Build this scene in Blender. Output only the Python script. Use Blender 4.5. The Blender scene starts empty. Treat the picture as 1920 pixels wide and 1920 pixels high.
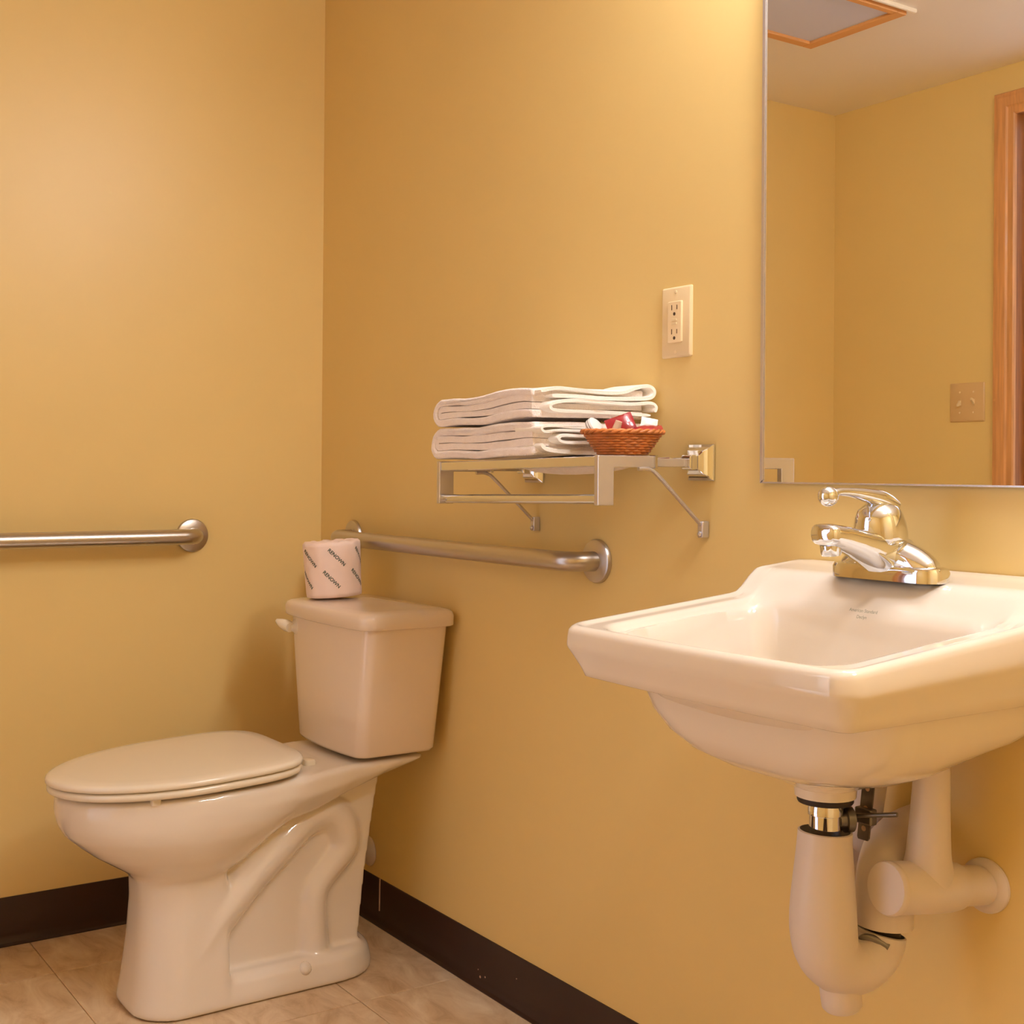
import bpy, bmesh, math, random
from mathutils import Vector, Matrix, noise

random.seed(7)
PI = math.pi
scene = bpy.context.scene
col = scene.collection

# ------------------------------------------------------------------ camera
cam_d = bpy.data.cameras.new('camera')
cam = bpy.data.objects.new('camera', cam_d)
col.objects.link(cam)
F_PX, PPX, PPY = 2393.17, 914.57, 873.26
YAW, PITCH, ROLL = 0.5844, 0.0041, 0.0075
cam_d.sensor_width = 36.0
cam_d.sensor_fit = 'HORIZONTAL'
cam_d.lens = F_PX * 36.0 / 1920.0
cam_d.shift_x = (960 - PPX) / 1920.0
cam_d.shift_y = (PPY - 960) / 1920.0
cam_d.clip_start = 0.02
fw = Vector((-math.cos(YAW) * math.cos(PITCH), math.sin(YAW) * math.cos(PITCH), math.sin(PITCH)))
rt = Vector((math.sin(YAW), math.cos(YAW), 0))
up = rt.cross(fw)
r2 = math.cos(ROLL) * rt + math.sin(ROLL) * up
u2 = -math.sin(ROLL) * rt + math.cos(ROLL) * up
cam.matrix_world = Matrix(((r2.x, u2.x, -fw.x, 2.8481), (r2.y, u2.y, -fw.y, -1.3931),
                           (r2.z, u2.z, -fw.z, 1.0227), (0, 0, 0, 1)))
scene.camera = cam

# ------------------------------------------------------------------ world and light
world = bpy.data.worlds.new('world')
scene.world = world
world.use_nodes = True
world.node_tree.nodes['Background'].inputs[0].default_value = (0.62, 0.70, 0.95, 1)
world.node_tree.nodes['Background'].inputs[1].default_value = 0.25

def area_light(name, loc, rot, sx, sy, power, color):
    d = bpy.data.lights.new(name, 'AREA')
    d.shape = 'RECTANGLE'; d.size = sx; d.size_y = sy
    d.energy = power; d.color = color
    o = bpy.data.objects.new(name, d)
    o.location = loc; o.rotation_euler = rot
    col.objects.link(o)
    return o
# daylight at the bedroom window, reaching in through the open doorway
area_light('bedroom_window_daylight', (-1.16, -3.3, 1.35), (0, math.radians(-90), 0), 1.2, 1.3, 150, (0.72, 0.80, 1.0))
LAMP_STRENGTH = 80.0
FILL_STRENGTH = 48.0
LAMP_COLOR = (1.0, 0.985, 1.0)

vs = scene.view_settings
vs.view_transform = 'Standard'
vs.look = 'None'
vs.gamma = 1.0
vs.exposure = 0.26
vs.use_curve_mapping = False
scene.cycles.max_bounces = 12
scene.cycles.diffuse_bounces = 8
scene.cycles.glossy_bounces = 6
scene.cycles.use_denoising = True
scene.cycles.sample_clamp_indirect = 6.0
scene.cycles.caustics_reflective = False
scene.cycles.caustics_refractive = False

# ------------------------------------------------------------------ materials
def srgb(r, g, b):
    def c(v):
        v /= 255.0
        return v / 12.92 if v <= 0.04045 else ((v + 0.055) / 1.055) ** 2.4
    return (c(r), c(g), c(b), 1)

def mat(name, color, rough=0.5, metal=0.0, coat=0.0, bump=0.0, bump_scale=40.0, var=0.0, var_scale=6.0,
        spec=0.5, stretch=None, emit=None, sheen=0.0, sss=0.0, aniso=0.0):
    m = bpy.data.materials.new(name)
    m.use_nodes = True
    nt = m.node_tree
    b = nt.nodes['Principled BSDF']
    b.inputs['Base Color'].default_value = color
    b.inputs['Roughness'].default_value = rough
    b.inputs['Metallic'].default_value = metal
    b.inputs['Coat Weight'].default_value = coat
    b.inputs['Coat Roughness'].default_value = 0.04
    b.inputs['Specular IOR Level'].default_value = spec
    b.inputs['Sheen Weight'].default_value = sheen
    b.inputs['Subsurface Weight'].default_value = sss
    b.inputs['Subsurface Radius'].default_value = (0.01, 0.006, 0.004)
    if aniso:
        b.inputs['Anisotropic'].default_value = aniso
    tc = nt.nodes.new('ShaderNodeTexCoord')
    mp = nt.nodes.new('ShaderNodeMapping')
    nt.links.new(tc.outputs['Object'], mp.inputs['Vector'])
    if stretch:
        mp.inputs['Scale'].default_value = stretch
    if var > 0:
        n = nt.nodes.new('ShaderNodeTexNoise')
        n.inputs['Scale'].default_value = var_scale
        n.inputs['Detail'].default_value = 5
        nt.links.new(mp.outputs['Vector'], n.inputs['Vector'])
        r = nt.nodes.new('ShaderNodeValToRGB')
        c = Vector(color[:3])
        r.color_ramp.elements[0].position = 0.3
        r.color_ramp.elements[1].position = 0.7
        r.color_ramp.elements[0].color = (*(c * (1 - var)), 1)
        r.color_ramp.elements[1].color = (*[min(1, x * (1 + var)) for x in c], 1)
        nt.links.new(n.outputs['Fac'], r.inputs['Fac'])
        nt.links.new(r.outputs['Color'], b.inputs['Base Color'])
    if bump > 0:
        n2 = nt.nodes.new('ShaderNodeTexNoise')
        n2.inputs['Scale'].default_value = bump_scale
        n2.inputs['Detail'].default_value = 4
        nt.links.new(mp.outputs['Vector'], n2.inputs['Vector'])
        bp = nt.nodes.new('ShaderNodeBump')
        bp.inputs['Strength'].default_value = bump
        bp.inputs['Distance'].default_value = 0.002
        nt.links.new(n2.outputs['Fac'], bp.inputs['Height'])
        nt.links.new(bp.outputs['Normal'], b.inputs['Normal'])
    if emit:
        b.inputs['Emission Color'].default_value = (*emit[0], 1)
        b.inputs['Emission Strength'].default_value = emit[1]
    return m

M = {}
M['wall'] = mat('yellow_wall_paint', srgb(225, 200, 136), rough=0.38, bump=0.10, bump_scale=55, var=0.02, var_scale=2.5, spec=0.45)
M['ceiling'] = mat('ceiling_paint', srgb(238, 232, 224), rough=0.7, bump=0.12, bump_scale=60)
M['base'] = mat('brown_vinyl_cove_base', srgb(46, 24, 18), rough=0.42, var=0.12, var_scale=5, bump=0.05, bump_scale=30)
M['porcelain'] = mat('white_porcelain', srgb(226, 218, 208), rough=0.09, coat=0.4, spec=0.5)
M['seat'] = mat('white_seat_plastic', srgb(230, 222, 206), rough=0.16, coat=0.2)
M['tank'] = mat('tank_porcelain', srgb(230, 216, 204), rough=0.12, coat=0.3)
M['chrome'] = mat('polished_chrome', (0.80, 0.82, 0.88, 1), rough=0.05, metal=1.0)
M['satin'] = mat('satin_chrome', (0.66, 0.64, 0.68, 1), rough=0.26, metal=0.82)
M['steel'] = mat('brushed_steel', (0.56, 0.52, 0.49, 1), rough=0.30, metal=1.0, bump=0.05, bump_scale=220, aniso=0.4)
M['dark_steel'] = mat('dark_plated_steel', (0.22, 0.20, 0.18, 1), rough=0.38, metal=1.0, var=0.2, var_scale=30)
M['rubber'] = mat('black_rubber', srgb(35, 24, 22), rough=0.5)
M['vinyl'] = mat('white_vinyl_cover', srgb(214, 204, 200), rough=0.38, bump=0.06, bump_scale=25, sss=0.1)
M['terry'] = mat('white_terry_cloth', srgb(252, 244, 244), rough=0.95, bump=0.9, bump_scale=420, var=0.04, var_scale=60, spec=0.1, sheen=0.3)
M['hem'] = mat('white_towel_hem', srgb(252, 249, 244), rough=0.9, bump=0.5, bump_scale=300, spec=0.1, sheen=0.3)
M['wicker'] = mat('brown_wicker', srgb(196, 118, 58), rough=0.5, var=0.25, var_scale=45, bump=0.4, bump_scale=150, coat=0.15)
M['red_wrap'] = mat('dark_red_foil_wrap', srgb(160, 36, 46), rough=0.25, var=0.25, var_scale=40, bump=0.3, bump_scale=50, coat=0.5)
M['white_wrap'] = mat('white_wrap', srgb(238, 236, 236), rough=0.35, bump=0.2, bump_scale=40)
M['beige_wrap'] = mat('beige_wrap', srgb(215, 190, 165), rough=0.45, bump=0.2, bump_scale=40)
M['ivory'] = mat('ivory_plastic', srgb(228, 208, 168), rough=0.35)
M['ivory_light'] = mat('light_ivory_plastic', srgb(236, 216, 178), rough=0.3)
M['tan_plate'] = mat('tan_plastic', srgb(212, 180, 132), rough=0.35)
M['slot'] = mat('dark_slot', srgb(70, 48, 26), rough=0.7)
M['paper'] = mat('pink_white_paper_wrap', srgb(240, 220, 214), rough=0.7, bump=0.25, bump_scale=70, var=0.03, var_scale=20)
M['ink'] = mat('dark_green_ink', srgb(52, 78, 66), rough=0.6)
M['logo'] = mat('grey_green_stamp', srgb(120, 128, 112), rough=0.5)
M['oak'] = mat('oak_door_trim', srgb(208, 152, 98), rough=0.4, var=0.16, var_scale=9, stretch=(14, 14, 0.8), coat=0.15)
M['oak_shaded'] = mat('shaded_oak_jamb', srgb(156, 100, 52), rough=0.45, var=0.2, var_scale=9, stretch=(14, 14, 0.8))  # oak of the doorway jamb, its shade put into the colour
M['drip'] = mat('pale_paint_drip', srgb(196, 164, 140), rough=0.4)
M['hatch'] = mat('grey_ceiling_panel', srgb(205, 210, 240), rough=0.5, bump=0.1, bump_scale=50)
M['hatch_trim'] = mat('tan_hatch_trim', srgb(222, 164, 104), rough=0.5)
M['white_strip'] = mat('white_trim_strip', srgb(250, 246, 238), rough=0.4)
M['bed_wall'] = mat('bedroom_wall_paint', srgb(205, 200, 195), rough=0.7)
M['bed_floor'] = mat('bedroom_carpet', srgb(205, 200, 200), rough=0.95, bump=0.5, bump_scale=300)
M['bulb'] = mat('frosted_bulb_glass', (1, 0.95, 0.85, 1), rough=0.3, emit=(LAMP_COLOR, LAMP_STRENGTH))
M['dome'] = mat('fill_dome_glow', (1, 0.95, 0.85, 1), rough=0.3, emit=(LAMP_COLOR, FILL_STRENGTH))  # glow of the added fill light
M['daypane'] = mat('daylit_window_pane', (0.8, 0.85, 1, 1), rough=0.1)
M['mirror'] = mat('silvered_mirror_glass', (0.94, 0.94, 0.90, 1), rough=0.0, metal=1.0)

def floor_material():
    m = bpy.data.materials.new('tan_stone_vinyl')
    m.use_nodes = True
    nt = m.node_tree; b = nt.nodes['Principled BSDF']
    tc = nt.nodes.new('ShaderNodeTexCoord')
    inf = nt.nodes.new('ShaderNodeObjectInfo')
    add = nt.nodes.new('ShaderNodeVectorMath'); add.operation = 'MULTIPLY_ADD'
    add.inputs[1].default_value = (7.3, 5.1, 3.7)
    cmb = nt.nodes.new('ShaderNodeCombineXYZ')
    for k in range(3):
        nt.links.new(inf.outputs['Random'], cmb.inputs[k])
    nt.links.new(cmb.outputs[0], add.inputs[0])
    nt.links.new(tc.outputs['Object'], add.inputs[2])
    n1 = nt.nodes.new('ShaderNodeTexNoise'); n1.inputs['Scale'].default_value = 7.0
    n1.inputs['Detail'].default_value = 7; n1.inputs['Distortion'].default_value = 1.2
    n1.inputs['Roughness'].default_value = 0.62
    mp = nt.nodes.new('ShaderNodeMapping'); mp.inputs['Scale'].default_value = (1.0, 2.2, 1.0)
    mp.inputs['Rotation'].default_value = (0, 0, 0.5)
    nt.links.new(add.outputs[0], mp.inputs['Vector'])
    nt.links.new(mp.outputs[0], n1.inputs['Vector'])
    r = nt.nodes.new('ShaderNodeValToRGB')
    e = r.color_ramp.elements
    e[0].position = 0.30; e[0].color = srgb(178, 148, 114)
    e[1].position = 0.72; e[1].color = srgb(228, 210, 182)
    k = e.new(0.45); k.color = srgb(204, 178, 146)
    k = e.new(0.58); k.color = srgb(216, 194, 164)
    nt.links.new(n1.outputs['Fac'], r.inputs['Fac'])
    nt.links.new(r.outputs['Color'], b.inputs['Base Color'])
    b.inputs['Roughness'].default_value = 0.42
    bp = nt.nodes.new('ShaderNodeBump'); bp.inputs['Strength'].default_value = 0.15
    bp.inputs['Distance'].default_value = 0.002
    nt.links.new(n1.outputs['Fac'], bp.inputs['Height'])
    nt.links.new(bp.outputs['Normal'], b.inputs['Normal'])
    return m
M['floor'] = floor_material()

# ------------------------------------------------------------------ mesh helpers (all in world coordinates)
WLOC = {}
def link_mesh(name, verts, faces, m, parent=None, origin=None, smooth=True, angle=40):
    """One mesh object. verts in world coordinates; stored relative to its thing's base."""
    me = bpy.data.meshes.new(name)
    if parent is not None:
        o0 = WLOC[parent.name]
    else:
        o0 = Vector(origin) if origin is not None else Vector((0, 0, 0))
    me.from_pydata([tuple(Vector(v) - o0) for v in verts], [], faces)
    bm = bmesh.new(); bm.from_mesh(me)
    bmesh.ops.recalc_face_normals(bm, faces=bm.faces)
    if smooth:
        for f in bm.faces: f.smooth = True
        for e in bm.edges:
            if len(e.link_faces) == 2 and e.calc_face_angle(0) > math.radians(angle):
                e.smooth = False
    bm.to_mesh(me); bm.free()
    me.materials.append(M[m] if isinstance(m, str) else m)
    o = bpy.data.objects.new(name, me)
    col.objects.link(o)
    if parent is not None:
        o.parent = parent
    else:
        o.location = o0
    WLOC[o.name] = o0
    return o

def bevel(o, w=0.002, seg=2):
    b = o.modifiers.new('bevel', 'BEVEL'); b.width = w; b.segments = seg
    b.limit_method = 'ANGLE'; b.angle_limit = math.radians(35)
    b.harden_normals = False
    return o

def thing(name, loc, label, cat, group=None):
    o = bpy.data.objects.new(name, None)
    o.empty_display_size = 0.05
    col.objects.link(o); o.location = loc
    WLOC[o.name] = Vector(loc)
    tag(o, label, cat, group)
    return o

def tag(o, label, cat, group=None):
    o['label'] = label; o['category'] = cat
    if group: o['group'] = group
    return o

def structure(o, label=None):
    o['kind'] = 'structure'
    if label: o['label'] = label
    return o

class G:
    """geometry collector"""
    def __init__(self): self.v = []; self.f = []
    def add(self, v, f):
        n = len(self.v)
        self.v += [Vector(a) for a in v]
        self.f += [tuple(i + n for i in q) for q in f]
        return self
    def box(self, a, b):
        x0, y0, z0 = a; x1, y1, z1 = b
        v = [(x0, y0, z0), (x1, y0, z0), (x1, y1, z0), (x0, y1, z0), (x0, y0, z1), (x1, y0, z1), (x1, y1, z1), (x0, y1, z1)]
        f = [(0, 3, 2, 1), (4, 5, 6, 7), (0, 1, 5, 4), (1, 2, 6, 5), (2, 3, 7, 6), (3, 0, 4, 7)]
        return self.add(v, f)
    def loft(self, rings, cap0=True, cap1=True, closed=False):
        n = len(rings[0]); v = []; f = []
        for r in rings: v += list(r)
        R = len(rings)
        for i in range(R - 1 + (1 if closed else 0)):
            a = i * n; b = ((i + 1) % R) * n
            for j in range(n):
                k = (j + 1) % n
                f.append((a + j, a + k, b + k, b + j))
        if not closed:
            if cap0: f.append(tuple(range(n))[::-1])
            if cap1: f.append(tuple((R - 1) * n + j for j in range(n)))
        return self.add(v, f)
    def tube(self, path, rad, seg=16, cap=True, flat=None, closed=False):
        """flat: optional (axis vector, scale) squash of the section along a world axis"""
        P = [Vector(p) for p in path]
        n = len(P)
        if not hasattr(rad, '__len__'): rad = [rad] * n
        rings = []
        prev = None
        for i in range(n):
            if closed:
                t = (P[(i + 1) % n] - P[i - 1]).normalized()
            else:
                t = (P[min(i + 1, n - 1)] - P[max(i - 1, 0)]).normalized()
            if prev is None:
                a = Vector((0, 0, 1)) if abs(t.z) < 0.9 else Vector((1, 0, 0))
                nn = (a - t * a.dot(t)).normalized()
            else:
                nn = (prev - t * prev.dot(t)).normalized()
            prev = nn
            bb = t.cross(nn)
            ring = []
            for j in range(seg):
                an = 2 * PI * j / seg
                d = (nn * math.cos(an) + bb * math.sin(an)) * rad[i]
                if flat:
                    ax = flat[0]; d = d + ax * d.dot(ax) * (flat[1] - 1)
                ring.append(P[i] + d)
            rings.append(ring)
        return self.loft(rings, cap, cap, closed)
    def lathe(self, prof, base, axis=(0, 0, 1), seg=32, cap=True, sx=1.0, sy=1.0):
        """prof: (radius, distance along axis)"""
        ax = Vector(axis).normalized()
        a = Vector((1, 0, 0)) if abs(ax.x) < 0.9 else Vector((0, 1, 0))
        e1 = (a - ax * a.dot(ax)).normalized(); e2 = ax.cross(e1)
        rings = []
        for r, h in prof:
            r = max(r, 1e-5)
            rings.append([Vector(base) + ax * h + (e1 * math.cos(2 * PI * j / seg) * sx + e2 * math.sin(2 * PI * j / seg) * sy) * r for j in range(seg)])
        return self.loft(rings, cap, cap)
    def make(self, name, m, parent=None, **k):
        return link_mesh(name, self.v, self.f, m, parent, **k)

def smooth_path(pts, n=8, closed=False):
    P = [Vector(p) for p in pts]; out = []
    N = len(P)
    rng = N if closed else N - 1
    for i in range(rng):
        if closed:
            p0, p1, p2, p3 = P[(i - 1) % N], P[i], P[(i + 1) % N], P[(i + 2) % N]
        else:
            p0, p1, p2, p3 = P[max(i - 1, 0)], P[i], P[i + 1], P[min(i + 2, N - 1)]
        for k in range(n):
            t = k / n
            out.append(0.5 * ((2 * p1) + (p2 - p0) * t + (2 * p0 - 5 * p1 + 4 * p2 - p3) * t * t + (3 * p1 - p0 - 3 * p2 + p3) * t ** 3))
    if not closed: out.append(P[-1])
    return out

def smooth_vals(v, n=8):
    return [p.x for p in smooth_path([(a, 0, 0) for a in v], n)]

def rrect(x0, x1, y0, y1, r, z, K=6, Msd=10, bow=0.0):
    """rounded rectangle ring, counter-clockwise; r = (r for y0 corners, r for y1 corners); bow bulges the y0 side"""
    ra, rb = r if hasattr(r, '__len__') else (r, r)
    cs = [((x0 + ra, y0 + ra), ra, PI), ((x1 - ra, y0 + ra), ra, 1.5 * PI), ((x1 - rb, y1 - rb), rb, 0), ((x0 + rb, y1 - rb), rb, 0.5 * PI)]
    pts = []
    for i, (c, rr, a0) in enumerate(cs):
        arc = [(c[0] + rr * math.cos(a0 + 0.5 * PI * k / K), c[1] + rr * math.sin(a0 + 0.5 * PI * k / K)) for k in range(K + 1)]
        pts += arc
        c2, r22, a2 = cs[(i + 1) % 4]
        s = arc[-1]; e = (c2[0] + r22 * math.cos(a2), c2[1] + r22 * math.sin(a2))
        for k in range(1, Msd):
            pts.append((s[0] + (e[0] - s[0]) * k / Msd, s[1] + (e[1] - s[1]) * k / Msd))
    out = []
    cx = (x0 + x1) / 2; hw = (x1 - x0) / 2
    for x, y in pts:
        w = max(0.0, min(1.0, (y1 - y) / (y1 - y0)))
        y -= bow * (1 - ((x - cx) / hw) ** 2) * w ** 3
        out.append(Vector((x, y, z)))
    return out

# ================================================================== THE SETTING
CEIL = 2.19
D = 1.852          # depth of the room (opposite wall)
XR = 3.35          # right wall
def slab(name, a, b, m, label=None):
    g = G().box(a, b)
    return structure(g.make(name, m, origin=((a[0] + b[0]) / 2, (a[1] + b[1]) / 2, a[2]), smooth=False), label)

fl = slab('floor', (-0.1, -D - 0.1, -0.08), (XR + 0.1, 0.1, -0.003), 'floor', 'tan stone patterned vinyl tile floor')
TS = 0.457
ix0 = -1
tile_mesh = None
for i in range(-1, 8):
    for j in range(-1, 5):
        x0 = 0.21 + (i) * TS - 0.0; y1 = -0.233 + TS - j * TS
        xa, xb = max(x0, 0.0), min(x0 + TS, XR); ya, yb = max(y1 - TS, -D), min(y1, 0.0)
        if xb - xa < 0.02 or yb - ya < 0.02: continue
        gp = 0.0009
        g = G()
        r0 = [(xa + gp, ya + gp, -0.003), (xb - gp, ya + gp, -0.003), (xb - gp, yb - gp, -0.003), (xa + gp, yb - gp, -0.003)]
        r1 = [(p[0], p[1], -0.0008) for p in r0]
        h = 0.0014
        r2_ = [(xa + gp + h, ya + gp + h, 0), (xb - gp - h, ya + gp + h, 0), (xb - gp - h, yb - gp - h, 0), (xa + gp + h, yb - gp - h, 0)]
        g.loft([r0, r1, r2_])
        g.make('tile', 'floor', fl, smooth=False)

slab('ceiling', (-0.1, -D - 0.1, CEIL), (XR + 0.1, 0.1, CEIL + 0.08), 'ceiling', 'pale painted ceiling')
slab('wall_back', (-0.1, 0, -0.08), (XR + 0.1, 0.1, CEIL), 'wall', 'yellow painted wall behind the toilet and sink')
slab('wall_left', (-0.1, -D - 0.1, -0.08), (0, 0, CEIL), 'wall', 'yellow painted wall on the left')
slab('wall_right', (XR, -D - 0.1, -0.08), (XR + 0.1, 0, CEIL), 'wall', 'yellow painted wall on the right')
# opposite wall with the doorway
DX0, DX1, DZ = 0.662, 1.475, 2.045
g = G()
g.box((0, -D - 0.11, -0.08), (DX0 - 0.015, -D, CEIL))
g.box((DX1 + 0.015, -D - 0.11, -0.08), (XR, -D, CEIL))
g.box((DX0 - 0.015, -D - 0.11, DZ + 0.015), (DX1 + 0.015, -D, CEIL))
structure(g.make('wall_front', 'wall', origin=(1.6, -D, -0.08), smooth=False), 'yellow painted wall with the doorway')

# door casing (trim_1) and jamb (trim_2)
def casing_profile(w):
    # (across, out) from opening edge to outer edge
    return [(0.0, 0.0), (0.0, 0.009), (0.004, 0.012), (0.02, 0.0125), (0.026, 0.016), (0.05, 0.018), (w - 0.004, 0.0165), (w, 0.010), (w, 0.0)]
W_C = 0.066
prof = casing_profile(W_C)
g = G()
rings = []
ys = -D
path = [((DX0, 0.0), (-1, 0)), ((DX0, DZ), (-1, 1)), ((DX1, DZ), (1, 1)), ((DX1, 0.0), (1, 0))]
for (px, pz), (ax, az) in path:
    rings.append([(px + ax * a, ys + o, pz + az * a) for a, o in prof])
g.loft(rings)
structure(g.make('trim_1', 'oak', origin=(DX0, ys, 0), smooth=False), 'golden oak casing around the doorway')
g = G()
g.box((DX0 - 0.015, -D - 0.11, 0), (DX0, -D, DZ)).box((DX1, -D - 0.11, 0), (DX1 + 0.015, -D, DZ)).box((DX0 - 0.015, -D - 0.11, DZ), (DX1 + 0.015, -D, DZ + 0.015))
g.box((DX0, -D - 0.075, 0), (DX0 + 0.011, -D - 0.04, DZ)).box((DX1 - 0.011, -D - 0.075, 0), (DX1, -D - 0.04, DZ)).box((DX0, -D - 0.075, DZ - 0.011), (DX1, -D - 0.04, DZ))
structure(g.make('trim_2', 'oak_shaded', origin=(DX0, -D - 0.05, 0), smooth=False), 'oak jamb lining the doorway with its shade painted in')

# cove base
def cove(name, p0, p1, inward, label):
    """p0->p1 along wall foot, inward = unit vector into the room"""
    pr_ = [(0.0, 0.0), (0.013, 0.0), (0.0135, 0.002), (0.008, 0.006), (0.005, 0.013), (0.0038, 0.022), (0.0035, 0.099), (0.0022, 0.1022), (0.0, 0.1025)]
    a = Vector(p0); b = Vector(p1); n = Vector(inward)
    g = G()
    g.loft([[a + n * o + Vector((0, 0, z)) for o, z in pr_], [b + n * o + Vector((0, 0, z)) for o, z in pr_]])
    return structure(g.make(name, 'base', origin=p0, angle=30), label)
bb = cove('baseboard_back', (0, 0, 0), (XR, 0, 0), (0, -1, 0), 'dark brown vinyl cove base along the back wall')
cove('baseboard_left', (0, -D, 0), (0, 0, 0), (1, 0, 0), 'dark brown vinyl cove base along the left wall')
cove('baseboard_front', (DX1 + W_C, -D, 0), (XR, -D, 0), (0, 1, 0), 'dark brown vinyl cove base beside the doorway')
cove('baseboard_right', (XR, 0, 0), (XR, -D, 0), (-1, 0, 0), 'dark brown vinyl cove base along the right wall')
# dried paint run and flecks on the back cove base
g = G()
g.tube(smooth_path([(0.322, -0.0042, 0.104), (0.322, -0.0046, 0.09), (0.3215, -0.0046, 0.06), (0.321, -0.0046, 0.032)], 5), [0.0016 + 0.0009 * (k == 0) for k in range(16)], 8)
g.make('paint_drip', 'drip', bb)
for (x, z, r) in ((0.735, 0.022, 0.0028), (0.752, 0.027, 0.002), (0.727, 0.034, 0.0013), (0.86, 0.06, 0.0012)):
    g = G().lathe([(r, 0), (r * 0.8, 0.0006), (0, 0.0009)], (x, -0.0037 if z > 0.022 else -0.0042, z), (0, -1, 0), 8)
    g.make('paint_fleck', 'drip', bb)

# bedroom beyond the doorway
slab('floor_bedroom', (-1.2, -4.6, -0.08), (3.6, -D - 0.1, 0), 'bed_floor')
slab('ceiling_bedroom', (-1.2, -4.6, 2.44), (3.6, -D - 0.11, 2.5), 'ceiling')
slab('wall_bedroom_right', (3.6, -4.6, -0.08), (3.7, -D - 0.11, 2.5), 'bed_wall')
g = G()
g.box((-1.3, -D - 0.13, -0.08), (DX0 - 0.015, -D - 0.11, 2.5)).box((DX1 + 0.015, -D - 0.13, -0.08), (3.7, -D - 0.11, 2.5)).box((DX0 - 0.015, -D - 0.13, DZ + 0.015), (DX1 + 0.015, -D - 0.11, 2.5))
structure(g.make('wall_bedroom_near', 'bed_wall', origin=(1, -D - 0.12, 0), smooth=False))
slab('wall_bedroom_far', (-1.3, -4.7, -0.08), (3.7, -4.6, 2.5), 'bed_wall')
g = G()
WY0, WY1 = -3.95, -2.65
g.box((-1.3, -4.6, -0.08), (-1.2, WY0, 2.5)).box((-1.3, WY1, -0.08), (-1.2, -D - 0.11, 2.5)).box((-1.3, WY0, -0.08), (-1.2, WY1, 0.72)).box((-1.3, WY0, 1.98), (-1.2, WY1, 2.5))
structure(g.make('wall_bedroom_left', 'bed_wall', origin=(-1.25, -3.3, 0), smooth=False))
g = G()
for a, b in (((-1.23, WY0, 0.72), (-1.19, WY0 + 0.04, 1.98)), ((-1.23, WY1 - 0.04, 0.72), (-1.19, WY1, 1.98)), ((-1.23, WY0, 0.72), (-1.19, WY1, 0.76)), ((-1.23, WY0, 1.94), (-1.19, WY1, 1.98)), ((-1.22, -3.315, 0.76), (-1.2, -3.285, 1.94))):
    g.box(a, b)
structure(g.make('window_1', 'white_strip', origin=(-1.2, -3.3, 0.72), smooth=False), 'white framed bedroom window')

# ================================================================== TOILET
TX = 0.457
def P3(u, v, z): return Vector((TX + u, -v, z))
def egg(vb, vf, w, z, vm=None, nb=2.3, nf=2.0, n=64):
    vm = vm if vm is not None else vb + (vf - vb) * 0.46
    r = []
    for j in range(n):
        t = 2 * PI * j / n
        c, s = math.cos(t), math.sin(t)
        e = nf if c >= 0 else nb
        rr = (abs(c) ** e + abs(s) ** e) ** (-1.0 / e)
        r.append(P3(w * s * rr, vm + (vf - vm if c >= 0 else vm - vb) * c * rr, z))
    return r

toilet = thing('toilet', (TX, -0.38, 0), 'white floor-mounted toilet with closed lid and tapered tank in the corner', 'toilet')

def remeshed(name, g, m, parent, voxel=0.005, it=8):
    o = link_mesh(name, g.v, g.f, m, None)
    md = o.modifiers.new('r', 'REMESH'); md.mode = 'VOXEL'; md.voxel_size = voxel
    sm = o.modifiers.new('s', 'SMOOTH'); sm.iterations = it; sm.factor = 0.5
    dg = bpy.context.evaluated_depsgraph_get()
    ev = o.evaluated_get(dg)
    me = bpy.data.meshes.new_from_object(ev)
    vv = [v.co.copy() for v in me.vertices]; ff = [tuple(p.vertices) for p in me.polygons]
    om = o.data; bpy.data.objects.remove(o); bpy.data.meshes.remove(om); bpy.data.meshes.remove(me)
    return link_mesh(name, vv, ff, m, parent, angle=75)

g = G()
# bowl
bowl = [(0.4180, 0.245, 0.748, 0.174), (0.410, 0.238, 0.757, 0.180), (0.385, 0.232, 0.757, 0.181), (0.362, 0.262, 0.751, 0.178), (0.342, 0.30, 0.739, 0.171),
        (0.322, 0.335, 0.717, 0.160), (0.30, 0.365, 0.689, 0.147), (0.280, 0.390, 0.658, 0.131), (0.262, 0.420, 0.630, 0.113), (0.245, 0.445, 0.612, 0.095), (0.20, 0.45, 0.600, 0.08)]
def lift(p):
    t = max(0.0, min(1.0, (p.z - 0.33) / 0.08)); t = t * t * (3 - 2 * t)
    return Vector((p.x, p.y, p.z + max(0.0, 0.77 + p.y) * 0.036 * t))
g.loft([[lift(p) for p in egg(vb, vf, w, z)] for z, vb, vf, w in bowl])
# front column
def colring(z, v0, v1, w, rf):
    return [Vector((p.x, p.y, z)) for p in rrect(TX - w, TX + w, -v1, -v0, (rf, 0.012), z, 8, 6, 0.012)]
g.loft([colring(*a) for a in ((-0.01, 0.455, 0.617, 0.114, 0.07), (0.012, 0.455, 0.617, 0.114, 0.07), (0.05, 0.455, 0.611, 0.110, 0.07), (0.12, 0.455, 0.603, 0.104, 0.07), (0.2, 0.455, 0.598, 0.099, 0.07), (0.27, 0.46, 0.60, 0.098, 0.07), (0.33, 0.47, 0.60, 0.09, 0.07))])
# central web (rear edge leans)
wr = []
for z, v0 in ((-0.01, 0.165), (0.08, 0.158), (0.2, 0.145), (0.33, 0.125), (0.41, 0.11)):
    wr.append([P3(-0.058, v0, z), P3(0.058, v0, z), P3(0.062, 0.5, z), P3(-0.062, 0.5, z)])
g.loft(wr)
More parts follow.
